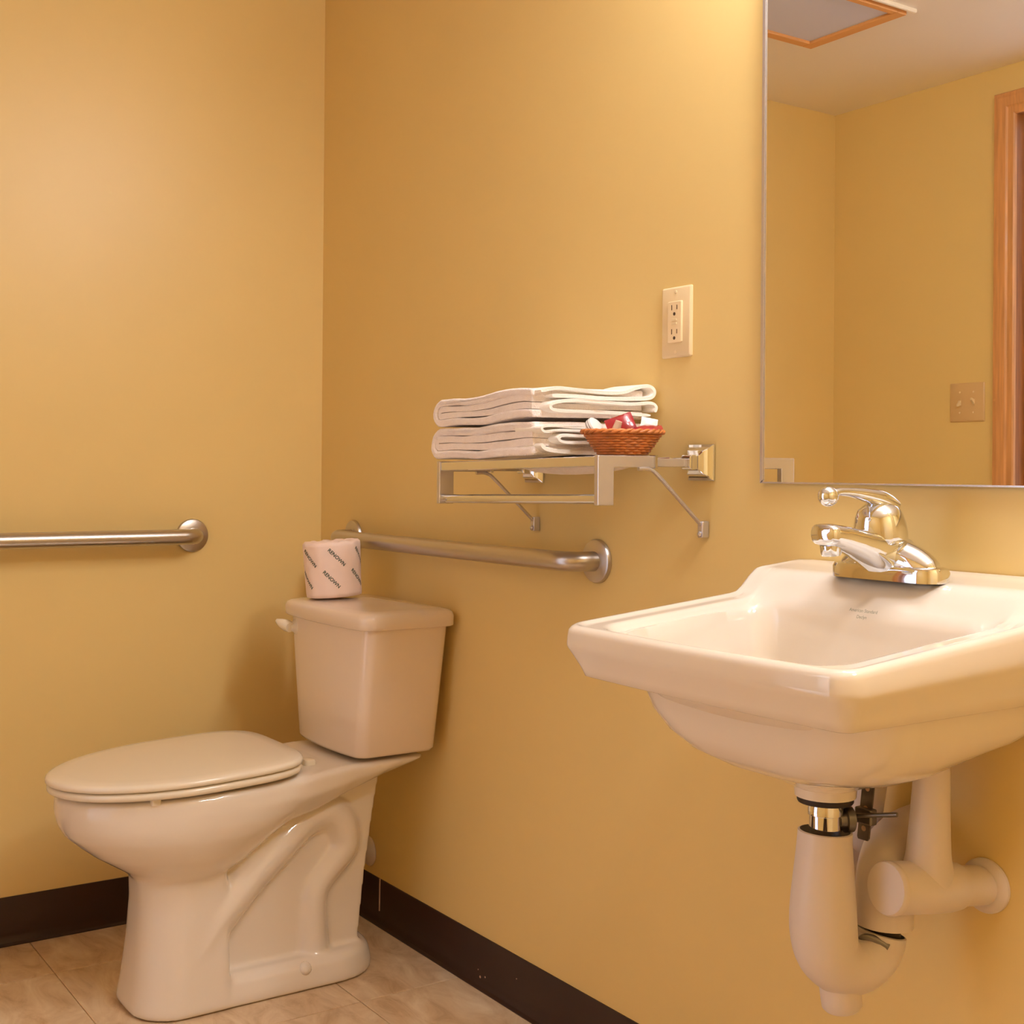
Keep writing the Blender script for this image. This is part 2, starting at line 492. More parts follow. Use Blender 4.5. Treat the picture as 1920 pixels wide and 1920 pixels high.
# foot plinth
g.loft([[Vector((p.x, p.y, z)) for p in rrect(TX - w, TX + w, -0.48, -v0, (0.01, w * 0.92), z, 10, 6)] for z, w, v0 in ((-0.01, 0.111, 0.118), (0.02, 0.111, 0.118), (0.045, 0.104, 0.124), (0.058, 0.092, 0.137))])
# trapway relief
tp = [(0.54, 0.075, 0.058), (0.47, 0.165, 0.058), (0.41, 0.23, 0.058), (0.345, 0.285, 0.058), (0.285, 0.325, 0.053), (0.232, 0.330, 0.050), (0.20, 0.300, 0.049), (0.195, 0.255, 0.047), (0.228, 0.215, 0.044), (0.258, 0.175, 0.044), (0.263, 0.11, 0.046), (0.258, 0.03, 0.05)]
path = smooth_path([P3(0, a, b) for a, b, c in tp], 8)
rad = smooth_vals([c for a, b, c in tp], 8)
gt = G(); gt.tube(path, rad, 24, True)
for v in gt.v:
    v.x = TX + (v.x - TX) * 0.086 / 0.047
g.add(gt.v, gt.f)
# deck under the tank
dk = []
for v, w, zb in ((0.045, 0.120, 0.427), (0.06, 0.128, 0.420), (0.13, 0.136, 0.404), (0.21, 0.140, 0.380), (0.29, 0.15, 0.355), (0.36, 0.165, 0.345)):
    zt = 0.4385 if v < 0.24 else 0.4385 - (v - 0.24) * 0.10
    dk.append([P3(-w, v, zt - 0.006), P3(-w + 0.008, v, zt), P3(w - 0.008, v, zt), P3(w, v, zt - 0.006), P3(w - 0.004, v, (zb + zt) / 2), P3(w - 0.03, v, zb), P3(-w + 0.03, v, zb), P3(-w + 0.004, v, (zb + zt) / 2)])
g.loft(dk)
for v in g.v: v.z = max(v.z, 0.001)
bowl_o = remeshed('bowl', g, 'porcelain', toilet, 0.0045, 9)

# bolt caps on the foot and the deck hinge caps
for s in (-1, 1):
    G().lathe([(0.013, 0), (0.013, 0.006), (0.010, 0.012), (0.005, 0.0145), (0, 0.015)], P3(s * 0.098, 0.30, 0.04), (s * 0.8, 0, 0.6), 16).make('bolt_cap', 'porcelain', bowl_o)
for s in (-1, 1):
    g = G(); g.loft([rrect(TX + s * 0.07 - a, TX + s * 0.07 + a, -0.282 - 0.8 * a, -0.282 + 0.8 * a, 0.006, z, 4, 3) for a, z in ((0.015, 0.430), (0.015, 0.442), (0.013, 0.4455), (0.009, 0.4465))])
    g.make('hinge_cap', 'seat', toilet)

# seat ring and lid
SV0, SV1 = 0.318, 0.770
def tilt(r):
    return [Vector((p.x, p.y, p.z + max(0.0, 0.77 + p.y) * 0.042)) for p in r]
def seat_ring(z, grow):
    return tilt(egg(SV0 - 0.006 - grow * 0.6, SV1 + grow, 0.186 + grow, z, vm=0.515, nb=4.2, nf=1.95))
g = G()
inner = lambda z: tilt(egg(0.39, 0.70, 0.105, z, vm=0.53, nb=2.2))
g.loft([inner(0.424), seat_ring(0.4225, -0.012), seat_ring(0.4235, -0.004), seat_ring(0.427, 0.0), seat_ring(0.4335, 0.0), seat_ring(0.4365, -0.003), seat_ring(0.4378, -0.010), inner(0.437)], closed=True)
g.make('seat', 'seat', toilet, angle=70)
for (u, v) in ((0.148, 0.62), (-0.148, 0.62), (0.12, 0.39), (-0.12, 0.39)):
    g = G(); g.loft([rrect(TX + u - 0.007, TX + u + 0.007, -v - 0.009, -v + 0.009, 0.004, z, 4, 2) for z in (0.412 + (0.77 - v) * 0.036, 0.425 + (0.77 - v) * 0.042)])
    g.make('seat_bumper', 'seat', toilet)
g = G()
def lid_ring(z, grow, sc=1.0):
    r = egg(SV0 - 0.006 - grow * 0.5, SV1 + 0.003 + grow, 0.188 + grow, z, vm=0.515, nb=4.4, nf=1.95)
    if sc != 1.0:
        c = P3(0, 0.52, z)
        r = [c + (p - c) * sc for p in r]
    return tilt(r)
g.loft([lid_ring(0.4395, -0.01), lid_ring(0.4398, -0.003), lid_ring(0.4425, 0.0), lid_ring(0.448, 0.0), lid_ring(0.4512, -0.003), lid_ring(0.4528, -0.009), lid_ring(0.4540, 0, 0.85), lid_ring(0.4552, 0, 0.6), lid_ring(0.4558, 0, 0.3), lid_ring(0.456, 0, 0.05)])
g.make('lid', 'seat', toilet, angle=70)

# tank
def tank_ring(z, w, v0, v1, bow, r=0.022):
    return [Vector((p.x, p.y, z)) for p in rrect(TX - w, TX + w, -v1, -v0, (r, 0.02), z, 8, 12, bow)]
g = G()
g.loft([tank_ring(0.4475, 0.132, 0.035, 0.195, 0.012), tank_ring(0.4485, 0.140, 0.030, 0.202, 0.012), tank_ring(0.455, 0.145, 0.027, 0.206, 0.012), tank_ring(0.56, 0.160, 0.024, 0.207, 0.013), tank_ring(0.70, 0.180, 0.020, 0.208, 0.014), tank_ring(0.712, 0.181, 0.020, 0.208, 0.014)])
tank_o = g.make('tank', 'tank', toilet, angle=60)
G().lathe([(0.05, 0), (0.05, 0.024)], P3(0, 0.12, 0.430), seg=24).make('tank_gasket', 'rubber', toilet)
g = G()
g.loft([tank_ring(0.7065, 0.183, 0.018, 0.210, 0.014), tank_ring(0.707, 0.189, 0.012, 0.216, 0.015), tank_ring(0.710, 0.193, 0.010, 0.220, 0.016, 0.026), tank_ring(0.7285, 0.1935, 0.010, 0.221, 0.016, 0.026), tank_ring(0.7365, 0.190, 0.012, 0.218, 0.016, 0.026), tank_ring(0.7405, 0.184, 0.017, 0.211, 0.016, 0.026), tank_ring(0.7435, 0.168, 0.03, 0.195, 0.016, 0.026), tank_ring(0.7475, 0.10, 0.065, 0.155, 0.01), tank_ring(0.7485, 0.03, 0.095, 0.125, 0.002, 0.01)])
g.make('tank_lid', 'tank', toilet, angle=60)
# flush lever on the front left of the tank
hx, hv, hz = -0.142, 0.213, 0.683

g = G().lathe([(0.017, 0), (0.017, 0.005), (0.012, 0.009), (0.009, 0.018), (0.0, 0.019)], P3(hx, hv - 0.004, hz), (0, -1, 0), 20)
hd = g.make('flush_handle', 'seat', toilet)
g = G().tube(smooth_path([P3(hx + 0.008, hv + 0.016, hz), P3(hx - 0.006, hv + 0.019, hz + 0.003), P3(hx - 0.018, hv + 0.025, hz + 0.007), P3(hx - 0.030, hv + 0.031, hz + 0.012)], 6), smooth_vals([0.011, 0.0125, 0.010, 0.004], 6), 14)
g.make('lever', 'seat', hd)

# toilet shutoff valve behind
sv = thing('toilet_supply_valve', (0.262, -0.02, 0.152), 'white round wall flange and supply stop behind the toilet', 'valve')
G().lathe([(0.034, 0), (0.034, 0.002), (0.028, 0.008), (0.013, 0.012), (0.012, 0.013)], (0.262, -0.0005, 0.152), (0, -1, 0), 28).make('wall_flange', 'vinyl', sv)
G().tube([(0.262, -0.008, 0.152), (0.262, -0.05, 0.152)], 0.008, 14).make('stub_pipe', 'chrome', sv)
G().lathe([(0.012, -0.02), (0.014, -0.01), (0.014, 0.014), (0.009, 0.02), (0.009, 0.03)], (0.262, -0.055, 0.152), (0, 0, 1), 18).make('valve_body', 'chrome', sv)
G().lathe([(0.006, 0), (0.006, 0.012), (0.017, 0.014), (0.018, 0.02), (0.010, 0.024), (0, 0.025)], (0.262, -0.065, 0.152), (0, -1, 0), 18).make('valve_handle', 'chrome', sv)
G().tube(smooth_path([(0.262, -0.055, 0.18), (0.262, -0.055, 0.25), (0.285, -0.07, 0.34), (0.335, -0.085, 0.40), (0.345, -0.09, 0.449)], 8), 0.0052, 12).make('supply_hose', 'satin', sv)

# ================================================================== TOILET PAPER ROLL
TPX, TPY, TPZ = 0.367, -0.146, 0.7478
roll = thing('toilet_paper_roll', (TPX, TPY, TPZ), 'paper-wrapped toilet roll with dark green lettering on the tank lid', 'toilet paper')
TR, TH = 0.0620, 0.119
LEAN = Matrix.Rotation(math.radians(-4.0), 3, Vector((fw.x, fw.y, 0)).normalized())
def tpw(p):
    q = LEAN @ (Vector(p) - Vector((TPX, TPY, TPZ)))
    return q + Vector((TPX, TPY, TPZ + 0.0026))
def roll_r(a, h):
    t = h / TH
    return TR * (0.955 + 0.05 * t + 0.006 * math.sin(3 * a + 2 * t)) + 0.0006 * math.sin(9 * a + 5 * t)
g = G()
rings = []
n = 64
for (f, h) in ((0.35, 0.006), (0.6, 0.002), (0.9, 0.0005), (0.985, 0.002)):
    rings.append([tpw((TPX + roll_r(2 * PI * j / n, h) * f * math.cos(2 * PI * j / n), TPY + roll_r(2 * PI * j / n, h) * f * math.sin(2 * PI * j / n), TPZ + h)) for j in range(n)])
for k in range(1, 12):
    h = TH * k / 12
    rings.append([tpw((TPX + roll_r(2 * PI * j / n, h) * math.cos(2 * PI * j / n), TPY + roll_r(2 * PI * j / n, h) * math.sin(2 * PI * j / n), TPZ + h)) for j in range(n)])
for (f, h, wv) in ((0.99, TH - 0.003, 0.0), (0.93, TH, 0.0015), (0.75, TH - 0.001, 0.003), (0.5, TH - 0.004, 0.003), (0.38, TH - 0.012, 0.001), (0.3, TH - 0.03, 0)):
    rings.append([tpw((TPX + roll_r(2 * PI * j / n, h) * f * math.cos(2 * PI * j / n), TPY + roll_r(2 * PI * j / n, h) * f * math.sin(2 * PI * j / n), TPZ + h + wv * math.sin(11 * 2 * PI * j / n + f * 8))) for j in range(n)])
g.loft(rings)
g.make('paper_wrapper', 'paper', roll, angle=80)

def text_mesh(body, size, fat=0.0):
    cu = bpy.data.curves.new('t', 'FONT'); cu.body = body; cu.size = size
    cu.align_x = 'CENTER'; cu.align_y = 'CENTER'; cu.resolution_u = 3; cu.offset = fat
    o = bpy.data.objects.new('t', cu); col.objects.link(o)
    dg = bpy.context.evaluated_depsgraph_get()
    me = bpy.data.meshes.new_from_object(o.evaluated_get(dg))
    bm = bmesh.new(); bm.from_mesh(me)
    bmesh.ops.triangulate(bm, faces=bm.faces)
    bmesh.ops.subdivide_edges(bm, edges=[e for e in bm.edges if e.calc_length() > size * 0.3], cuts=2)
    bmesh.ops.triangulate(bm, faces=bm.faces)
    v = [x.co.copy() for x in bm.verts]; f = [tuple(a.index for a in p.verts) for p in bm.faces]
    bm.free(); bpy.data.objects.remove(o); bpy.data.curves.remove(cu); bpy.data.meshes.remove(me)
    return v, f
tv, tf = text_mesh('RENOWN', 0.0108, 0.00022)
# direction from the roll to the camera (front of the roll)
A0 = math.atan2(-1.3931 - TPY, 2.8481 - TPX)
ca, sa = math.cos(math.radians(-47)), math.sin(math.radians(-47))
k = 0
for row, (hh, offs) in enumerate(((0.086, 0.0), (0.040, -0.22))):
    for c in range(6):
        a_c = A0 + 0.16 + offs + c * (2 * PI / 6)
        vv = []
        for p in tv:
            lx = p.x * ca - p.y * sa; lz = p.x * sa + p.y * ca
            h = hh + lz
            a = a_c + lx / TR
            r = roll_r(a, h) + 0.0004
            vv.append(tpw((TPX + r * math.cos(a), TPY + r * math.sin(a), TPZ + h)))
        link_mesh('printed_word', vv, tf, 'ink', roll, smooth=False)

# ================================================================== GRAB BARS
def grab_bar(a, b, nrm, label):
    """a,b flange centres on the wall, nrm into the room"""
    a = Vector(a); b = Vector(b); n = Vector(nrm)
    d = (b - a).normalized(); so = 0.058; R = 0.040; r = 0.0175
    t = thing('grab_bar', a, label, 'grab bar', 'brushed steel grab bars')
    pts = [a + n * 0.002, a + n * 0.012]
    for k in range(0, 9):
        an = 0.5 * PI * k / 8
        pts.append(a + n * (so - R + R * math.sin(an)) + d * (R - R * math.cos(an)))
    m = 12
    for k in range(1, m):
        pts.append(a + d * R + (b - a - 2 * d * R) * k / m + n * so)
    for k in range(0, 9):
        an = 0.5 * PI * k / 8
        pts.append(b - d * (R - R * math.sin(an)) + n * (so - R + R * math.cos(an)))
    pts += [b + n * 0.012, b + n * 0.002]
    G().tube(pts, r, 24).make('bar', 'steel', t, angle=60)
    for c in (a, b):
        G().lathe([(0.0385, 0), (0.0385, 0.004), (0.037, 0.007), (0.034, 0.0085), (0.020, 0.0095), (0.0178, 0.010)], c + n * 0.0003, nrm, 40).make('flange', 'steel', t, angle=35)
    return t
grab_bar((0.177, 0, 0.8665), (1.0935, 0, 0.8665), (0, -1, 0), 'brushed steel grab bar behind the toilet under the towel shelf')
grab_bar((0, -0.331, 0.868), (0, -1.395, 0.868), (1, 0, 0), 'brushed steel grab bar on the left wall running out of frame')

# ================================================================== TOWEL SHELF
XL, XRt = 0.904, 1.356
ZL, ZR = 1.030, 1.0385
shelf = thing('towel_shelf', (1.13, -0.1, 0.965), 'chrome hotel towel shelf with a lower towel bar and diagonal braces', 'shelf')
for x, zc in ((XL, ZL), (XRt, ZR)):
    # mount: square stepped rosette with post
    g = G()
    for s, y in ():
        pass
    rr = []
    for s, y in ((0.029, 0.0), (0.029, -0.004), (0.024, -0.008), (0.022, -0.010), (0.019, -0.016), (0.0115, -0.020), (0.0115, -0.034), (0.009, -0.036)):
        rr.append([(x - s, y, zc - s), (x + s, y, zc - s), (x + s, y, zc + s), (x - s, y, zc + s)])
    g.loft(rr)
    bevel(g.make('wall_mount', 'chrome', shelf, smooth=False), 0.0012, 2)
    # arm: narrow inner part, then wide flat bar, then front drop plate
    g = G().box((x - 0.0035, -0.105, zc - 0.0075), (x + 0.0035, -0.02, zc + 0.0055))
    bevel(g.make('arm_extension', 'satin', shelf, smooth=False), 0.001, 1)
    g = G()
    y0, y1 = -0.213, -0.1
    out = [(y1, zc - 0.009), (y1, zc + 0.009), (y0, zc + 0.009), (y0, zc - 0.066), (y0 + 0.030, zc - 0.066), (y0 + 0.030, zc - 0.009)]
    g.loft([[(x - 0.005, a, b) for a, b in out], [(x + 0.005, a, b) for a, b in out]])
    bevel(g.make('arm', 'satin', shelf, smooth=False), 0.0012, 2)
    G().box((x - 0.0065, -0.1035, zc - 0.0105), (x + 0.0065, -0.0985, zc + 0.0105)).make('arm_collar', 'chrome', shelf, smooth=False)
    # brace
    G().tube(smooth_path([(x + 0.004, -0.135, zc - 0.011), (x + 0.005, -0.112, zc - 0.012), (x + 0.007, -0.09, zc - 0.028), (x + 0.010, -0.012, zc - 0.098)], 6), 0.0032, 10).make('brace', 'satin', shelf)
    g = G().box((x + 0.004, -0.014, zc - 0.118), (x + 0.016, 0.0, zc - 0.092)); g.lathe([(0.005, 0), (0.004, 0.003), (0, 0.004)], (x + 0.010, -0.014, zc - 0.112), (0, -1, 0), 12)
    bevel(g.make('brace_foot', 'satin', shelf), 0.002, 2)
zl = lambda x: ZL + (ZR - ZL) * (x - XL) / (XRt - XL)
# front rail: box section under the towels, with rear shelf rods
g = G()
rr = []
for x in (XL + 0.004, XRt - 0.004):
    z = zl(x)
    rr.append([(x, -0.211, z - 0.008), (x, -0.199, z - 0.008), (x, -0.199, z + 0.008), (x, -0.211, z + 0.008)])
g.loft(rr)
bevel(g.make('front_rail', 'chrome', shelf, smooth=False), 0.0025, 3)
for y in (-0.158, -0.066, -0.03):
    G().tube([(XL, y, ZL + 0.004), (XRt, y, ZR + 0.004)], 0.0042, 12).make('shelf_rod', 'chrome', shelf)
G().tube([(XL + 0.003, -0.198, ZL - 0.057), (XRt - 0.003, -0.198, ZR - 0.057)], 0.0078, 20).make('towel_bar', 'chrome', shelf)

# ================================================================== TOWELS
def fold_profile(xl, xr, z0, z1, t, wob=0.0, nseg=14, narc=10):
    """thick U shaped fold (open on the right), closed polygon in (x,z)"""
    R = (z1 - z0) / 2; zc = (z0 + z1) / 2
    ex = 1.0
    out = []
    def wv(x, ph): return wob * math.sin((x - xl) * 26 + ph)
    for k in range(nseg + 1):
        x = xr + (xl + R * ex - xr) * k / nseg
        out.append((x, z0 + wv(x, 0)))
    for k in range(1, narc):
        a = -PI / 2 - PI * k / narc
        out.append((xl + R * ex + R * ex * math.cos(a), zc + R * math.sin(a)))
    for k in range(nseg + 1):
        x = xl + R * ex + (xr - xl - R * ex) * k / nseg
        out.append((x, z1 + wv(x, 1.5)))
    r = max(R - t, 0.0006)
    for k in range(nseg + 1):
        x = xr + (xl + R * ex - xr) * k / nseg
        out.append((x, zc + r + wv(x, 1.0)))
    for k in range(1, narc):
        a = PI / 2 + PI * k / narc
        out.append((xl + R * ex + r * math.cos(a), zc + r * math.sin(a)))
    for k in range(nseg + 1):
        x = xl + R * ex + (xr - xl - R * ex) * k / nseg
        out.append((x, zc - r + wv(x, 0.4)))
    return out

def towel_fold(name, parent, xl, xr, z0, z1, t, y0, y1, wob, seed, rise=lambda x, y: 0.0, skew=0.0):
    pr_ = fold_profile(xl, xr, z0, z1, t, wob)
    rings = []
    ny = 9
    zc = (z0 + z1) / 2
    for i in range(ny + 1):
        s = i / ny
        y = y0 + (y1 - y0) * s
        ring = []
        for (x, z) in pr_:
            dz = 0.0022 * noise.noise(Vector((x * 18, y * 14, seed + z * 10)))
            dy = 0.0035 * noise.noise(Vector((x * 12, z * 30, seed + 5)))
            dx = 0.003 * noise.noise(Vector((y * 20, z * 40, seed + 9)))
            fx = (x - xl) / (xr - xl)
            ring.append((x + dx + skew * (y - y0) * fx, y + (dy if i in (0, 1) else 0), z + dz + rise(x, y)))
        rings.append(ring)
    g = G().loft(rings)
    o = g.make(name, 'terry', parent, angle=50)
    bevel(o, 0.0045, 3)
    return o

def towel_rise(x, y): return (x - 0.9) * 0.02
T_Y0, T_Y1 = -0.212, -0.022
tw1 = thing('bath_towel', (1.04, -0.11, 1.043), 'white folded bath towel at the bottom of the stack on the shelf', 'towel', 'folded white bath towels')
towel_fold('outer_fold', tw1, 0.876, 1.192, 1.042, 1.0965, 0.0142, T_Y0, T_Y1, 0.0012, 1, towel_rise, 0.25)
towel_fold('inner_fold', tw1, 0.891, 1.188, 1.0567, 1.0818, 0.0122, T_Y0 + 0.002, T_Y1, 0.0012, 2, towel_rise, 0.25)
tw2 = thing('bath_towel', (1.04, -0.11, 1.098), 'white folded bath towel on top of the stack on the shelf', 'towel', 'folded white bath towels')
def rise2(x, y):
    return (x - 0.9) * 0.012 + 0.007 * math.exp(-((x - 1.14) / 0.07) ** 2) * (1 if True else 0)
towel_fold('outer_fold', tw2, 0.882, 1.190, 1.1000, 1.1480, 0.0128, T_Y0, T_Y1, 0.0016, 3, rise2, 0.25)
towel_fold('inner_fold', tw2, 0.897, 1.186, 1.1133, 1.1347, 0.0104, T_Y0 + 0.002, T_Y1, 0.0016, 4, rise2, 0.25)

def hem(name, parent, pts, x0, x1, t, m='hem', skew=0.22, seed=0):
    """cloth ribbon: centreline in (y,z), width along x"""
    c = smooth_path([(0, a, b) for a, b in pts], 7)
    n = len(c); L = []; Rr = []
    for i in range(n):
        tg = (c[min(i + 1, n - 1)] - c[max(i - 1, 0)]).normalized()
        nn = Vector((0, -tg.z, tg.y))
        e = min(i, n - 1 - i); tt = t * (0.55 if e == 0 else 0.9 if e == 1 else 1.0)
        L.append(c[i] + nn * tt / 2); Rr.append(c[i] - nn * tt / 2)
    poly = L + Rr[::-1]
    rings = []
    for k, (x, s) in enumerate(((x0, 1), (x0 * 0.5 + x1 * 0.5, 1), (x1 - 0.002, 1), (x1, 0.8))):
        ring = []
        for i, p in enumerate(poly):
            j = i if i < n else 2 * n - 1 - i
            q = c[j] + (p - c[j]) * s
            ring.append((x + skew * (q.y - T_Y0) + 0.002 * noise.noise(Vector((q.y * 30, q.z * 30, seed))), q.y, q.z))
        rings.append(ring)
    g = G().loft(rings)
    return g.make(name, m, parent, angle=60)
hem('hem', tw2, [(-0.208, 1.150), (-0.181, 1.1555), (-0.143, 1.1535), (-0.099, 1.1505), (-0.066, 1.152), (-0.042, 1.160), (-0.02, 1.1635), (-0.010, 1.155), (-0.018, 1.1445), (-0.05, 1.142), (-0.10, 1.1415), (-0.15, 1.1435), (-0.19, 1.1435)], 1.13, 1.208, 0.0062, seed=1)
hem('hem', tw2, [(-0.012, 1.121), (-0.010, 1.130), (-0.02, 1.1355), (-0.055, 1.133), (-0.11, 1.135), (-0.154, 1.1365), (-0.188, 1.132), (-0.194, 1.124), (-0.18, 1.1195), (-0.13, 1.1185), (-0.088, 1.118), (-0.02, 1.1155)], 1.14, 1.212, 0.0058, seed=2)
hem('hem', tw1, [(-0.05, 1.0965), (-0.099, 1.0945), (-0.15, 1.0935), (-0.19, 1.0955), (-0.209, 1.0925), (-0.203, 1.0855), (-0.175, 1.0885), (-0.12, 1.0875), (-0.05, 1.0875)], 1.14, 1.212, 0.0046, seed=3)
hem('hem', tw1, [(-0.05, 1.0825), (-0.10, 1.0810), (-0.143, 1.0795), (-0.172, 1.0805), (-0.181, 1.0745), (-0.168, 1.0690), (-0.12, 1.0695), (-0.05, 1.0700)], 1.14, 1.214, 0.0050, seed=4)
hem('hem', tw1, [(-0.206, 1.066), (-0.196, 1.058), (-0.17, 1.0545), (-0.12, 1.0535), (-0.06, 1.0535)], 1.14, 1.206, 0.0075, seed=5)
# the towel bellies down between the shelf rods
g = G()
rings = []
for k in range(13):
    a = PI * k / 12
    x = 1.175 - 0.155 * math.cos(a)
    dep = 0.026 * math.sin(a) ** 0.75
    z0 = zl(x) + 0.0085
    ring = []
    for j in range(17):
        s = j / 16
        y = -0.148 + 0.072 * s
        ring.append((x, y, z0 - dep * math.sin(PI * s) ** 0.7))
    ring += [(x, -0.076, z0 + 0.002), (x, -0.148, z0 + 0.002)]
    rings.append(ring)
g.loft(rings)
g.make('sagging_fold', 'terry', tw1, angle=60)

# ================================================================== WICKER BASKET + TOILETRIES
BX, BY, BZ = 1.304, -0.120, 1.0485
basket = thing('wicker_basket', (BX, BY, BZ), 'small oval brown wicker basket of toiletries at the end of the shelf', 'basket')
BANG = math.radians(33)
def bas(a, rx, ry, z):
    x = rx * math.cos(a); y = ry * math.sin(a)
    # long axis perpendicular to the view
    c, s = math.cos(PI / 2 - YAW), math.sin(PI / 2 - YAW)
    return Vector((BX + x * c - y * s, BY + x * s + y * c, z))
NC = 9
g = G()
for k in range(NC):
    t = k / (NC - 1)
    rx = 0.038 + 0.022 * t ** 0.9; ry = 0.031 + 0.018 * t ** 0.9
    pts = []
    for j in range(72):
        a = 2 * PI * j / 72
        w = 0.0011 * math.sin(18 * a + PI * (k % 2))
        pts.append(bas(a, rx + w, ry + w, BZ + 0.003 + 0.0315 * t))
    g.tube(pts, 0.0023, 6, closed=True)
g.make('woven_side', 'wicker', basket, angle=80)
for j in range(18):
    a = 2 * PI * (j + 0.5) / 18
    g = G().tube([bas(a, 0.037, 0.030, BZ + 0.002), bas(a, 0.049, 0.040, BZ + 0.018), bas(a, 0.060, 0.049, BZ + 0.036)], 0.0016, 6)
    g.make('stake', 'wicker', basket)
g = G(); g.loft([[bas(2 * PI * j / 36, 0.038, 0.031, BZ + z) for j in range(36)] for z in (0.0008, 0.004)])
g.make('base', 'wicker', basket)
g = G()
for s in (0, 1):
    pts = []
    for j in range(96):
        a = 2 * PI * j / 96
        ph = 14 * a + PI * s
        pts.append(bas(a, 0.0625 + 0.0018 * math.cos(ph), 0.051 + 0.0018 * math.cos(ph), BZ + 0.0365 + 0.0018 * math.sin(ph)))
    g.tube(pts, 0.0026, 7, closed=True)
g.make('braided_rim', 'wicker', basket, angle=80)

def pillow(name, c, L, W, T, rot, m, label, cat, group):
    """sealed sachet: pillow with flat crimped ends"""
    n = 10; mm = 8
    top = []; bot = []
    for i in range(n + 1):
        for j in range(mm + 1):
            s = i / n * 2 - 1; t = j / mm * 2 - 1
            h = T / 2 * max(0.0, 1 - abs(s / 0.82) ** 3) * max(0.0, 1 - abs(t) ** 3) if abs(s) < 0.82 else 0.0
            wob = 0.0012 * noise.noise(Vector((s * 3, t * 3, L * 100)))
            top.append(Vector((s * L / 2, t * W / 2, h + 0.0005 + wob))); bot.append(Vector((s * L / 2, t * W / 2, -h - 0.0005 + wob)))
    v = top + bot; N = len(top); f = []
    for i in range(n):
        for j in range(mm):
            a = i * (mm + 1) + j
            f.append((a, a + mm + 1, a + mm + 2, a + 1)); f.append((N + a, N + a + 1, N + a + mm + 2, N + a + mm + 1))
    edge = [i * (mm + 1) for i in range(n + 1)] + [n * (mm + 1) + j for j in range(1, mm + 1)] + [i * (mm + 1) + mm for i in range(n - 1, -1, -1)] + [j for j in range(mm - 1, 0, -1)]
    for q in range(len(edge)):
        a, b = edge[q], edge[(q + 1) % len(edge)]
        f.append((a, b, N + b, N + a))
    R = rot.to_matrix()
    v = [Vector(c) + R @ p for p in v]
    o = link_mesh(name, v, f, m, None, origin=c, angle=60)
    tag(o, label, cat, group)
    return o
from mathutils import Euler
VA = PI / 2 - YAW   # turn so that local x lies across the view
pillow('sachet', (1.294, -0.116, 1.097), 0.044, 0.030, 0.007, Euler((math.radians(70), math.radians(-20), VA), 'XYZ'), 'red_wrap', 'dark red foil sachet standing upright in the wicker basket', 'sachet', 'toiletry sachets')
pillow('sachet', (1.328, -0.090, 1.0885), 0.048, 0.028, 0.010, Euler((math.radians(25), math.radians(-4), VA), 'XYZ'), 'red_wrap', 'dark red foil sachet lying flat across the right of the basket', 'sachet', 'toiletry sachets')
pillow('sachet', (1.318, -0.078, 1.100), 0.026, 0.018, 0.006, Euler((math.radians(60), math.radians(12), VA), 'XYZ'), 'white_wrap', 'small white sachet at the back of the basket', 'sachet', 'toiletry sachets')
# wrapped round soap on the left
sc_ = Vector((1.262, -0.142, 1.0915))
soap = thing('wrapped_soap', sc_ - Vector((0, 0, 0.012)), 'round white paper-wrapped soap leaning on the left rim of the basket', 'soap')
axd = Vector((0.80, 0.35, 0.62)).normalized()
G().lathe([(0, -0.008), (0.013, -0.0078), (0.0172, -0.005), (0.0178, 0), (0.0172, 0.005), (0.013, 0.0078), (0, 0.008)], sc_, axd, 28).make('soap_bar', 'white_wrap', soap)
for h in (-0.003, 0.001):
    G().lathe([(0.01775, -0.0004), (0.0181, 0), (0.01775, 0.0004)], sc_ + axd * h, axd, 28).make('printed_band', 'rubber', soap)
# beige tube leaning in the middle
tb = thing('lotion_tube', (1.290, -0.128, 1.060), 'pale beige lotion tube leaning in the middle of the basket', 'tube')
p0 = Vector((1.287, -0.130, 1.064)); p1 = Vector((1.300, -0.124, 1.102))
pts = [p0.lerp(p1, k / 6) for k in range(7)]
G().tube(pts, [0.0068, 0.0072, 0.0072, 0.007, 0.0066, 0.006, 0.0054], 16).make('tube_body', 'beige_wrap', tb)
G().tube([p0 - (p1 - p0) * 0.22, p0], 0.0064, 16).make('cap', 'white_wrap', tb)

# ================================================================== OUTLET
ox, oz = 1.2962, 1.2655
outlet = thing('wall_outlet', (ox, -0.003, oz), 'ivory duplex outlet with cover plate between the shelf and mirror', 'outlet')
def plate(x, z, w, h, y0, dirn, parent, m):
    rr = []
    for s, d in ((0, 0), (0, 0.0018), (0.0022, 0.0042), (0.0035, 0.0048)):
        rr.append([Vector((p.x, y0 + dirn * d, p.y)) for p in rrect(x - w / 2 + s, x + w / 2 - s, z - h / 2 + s, z + h / 2 - s, max(0.003 - s * 0.5, 0.001), 0, 4, 2)])
    return G().loft(rr).make('cover_plate', m, parent, angle=25)
plate(ox, oz, 0.0705, 0.1145, 0.0, -1, outlet, 'ivory')
rr = []
for s, d in ((0, 0.0046), (0, 0.0068), (0.0012, 0.0078)):
    rr.append([Vector((p.x, -d, p.y)) for p in rrect(ox - 0.0165 + s, ox + 0.0165 - s, oz - 0.0335 + s, oz + 0.0335 - s, 0.002, 0, 3, 2)])
rec = G().loft(rr).make('receptacle', 'ivory_light', outlet, angle=25)
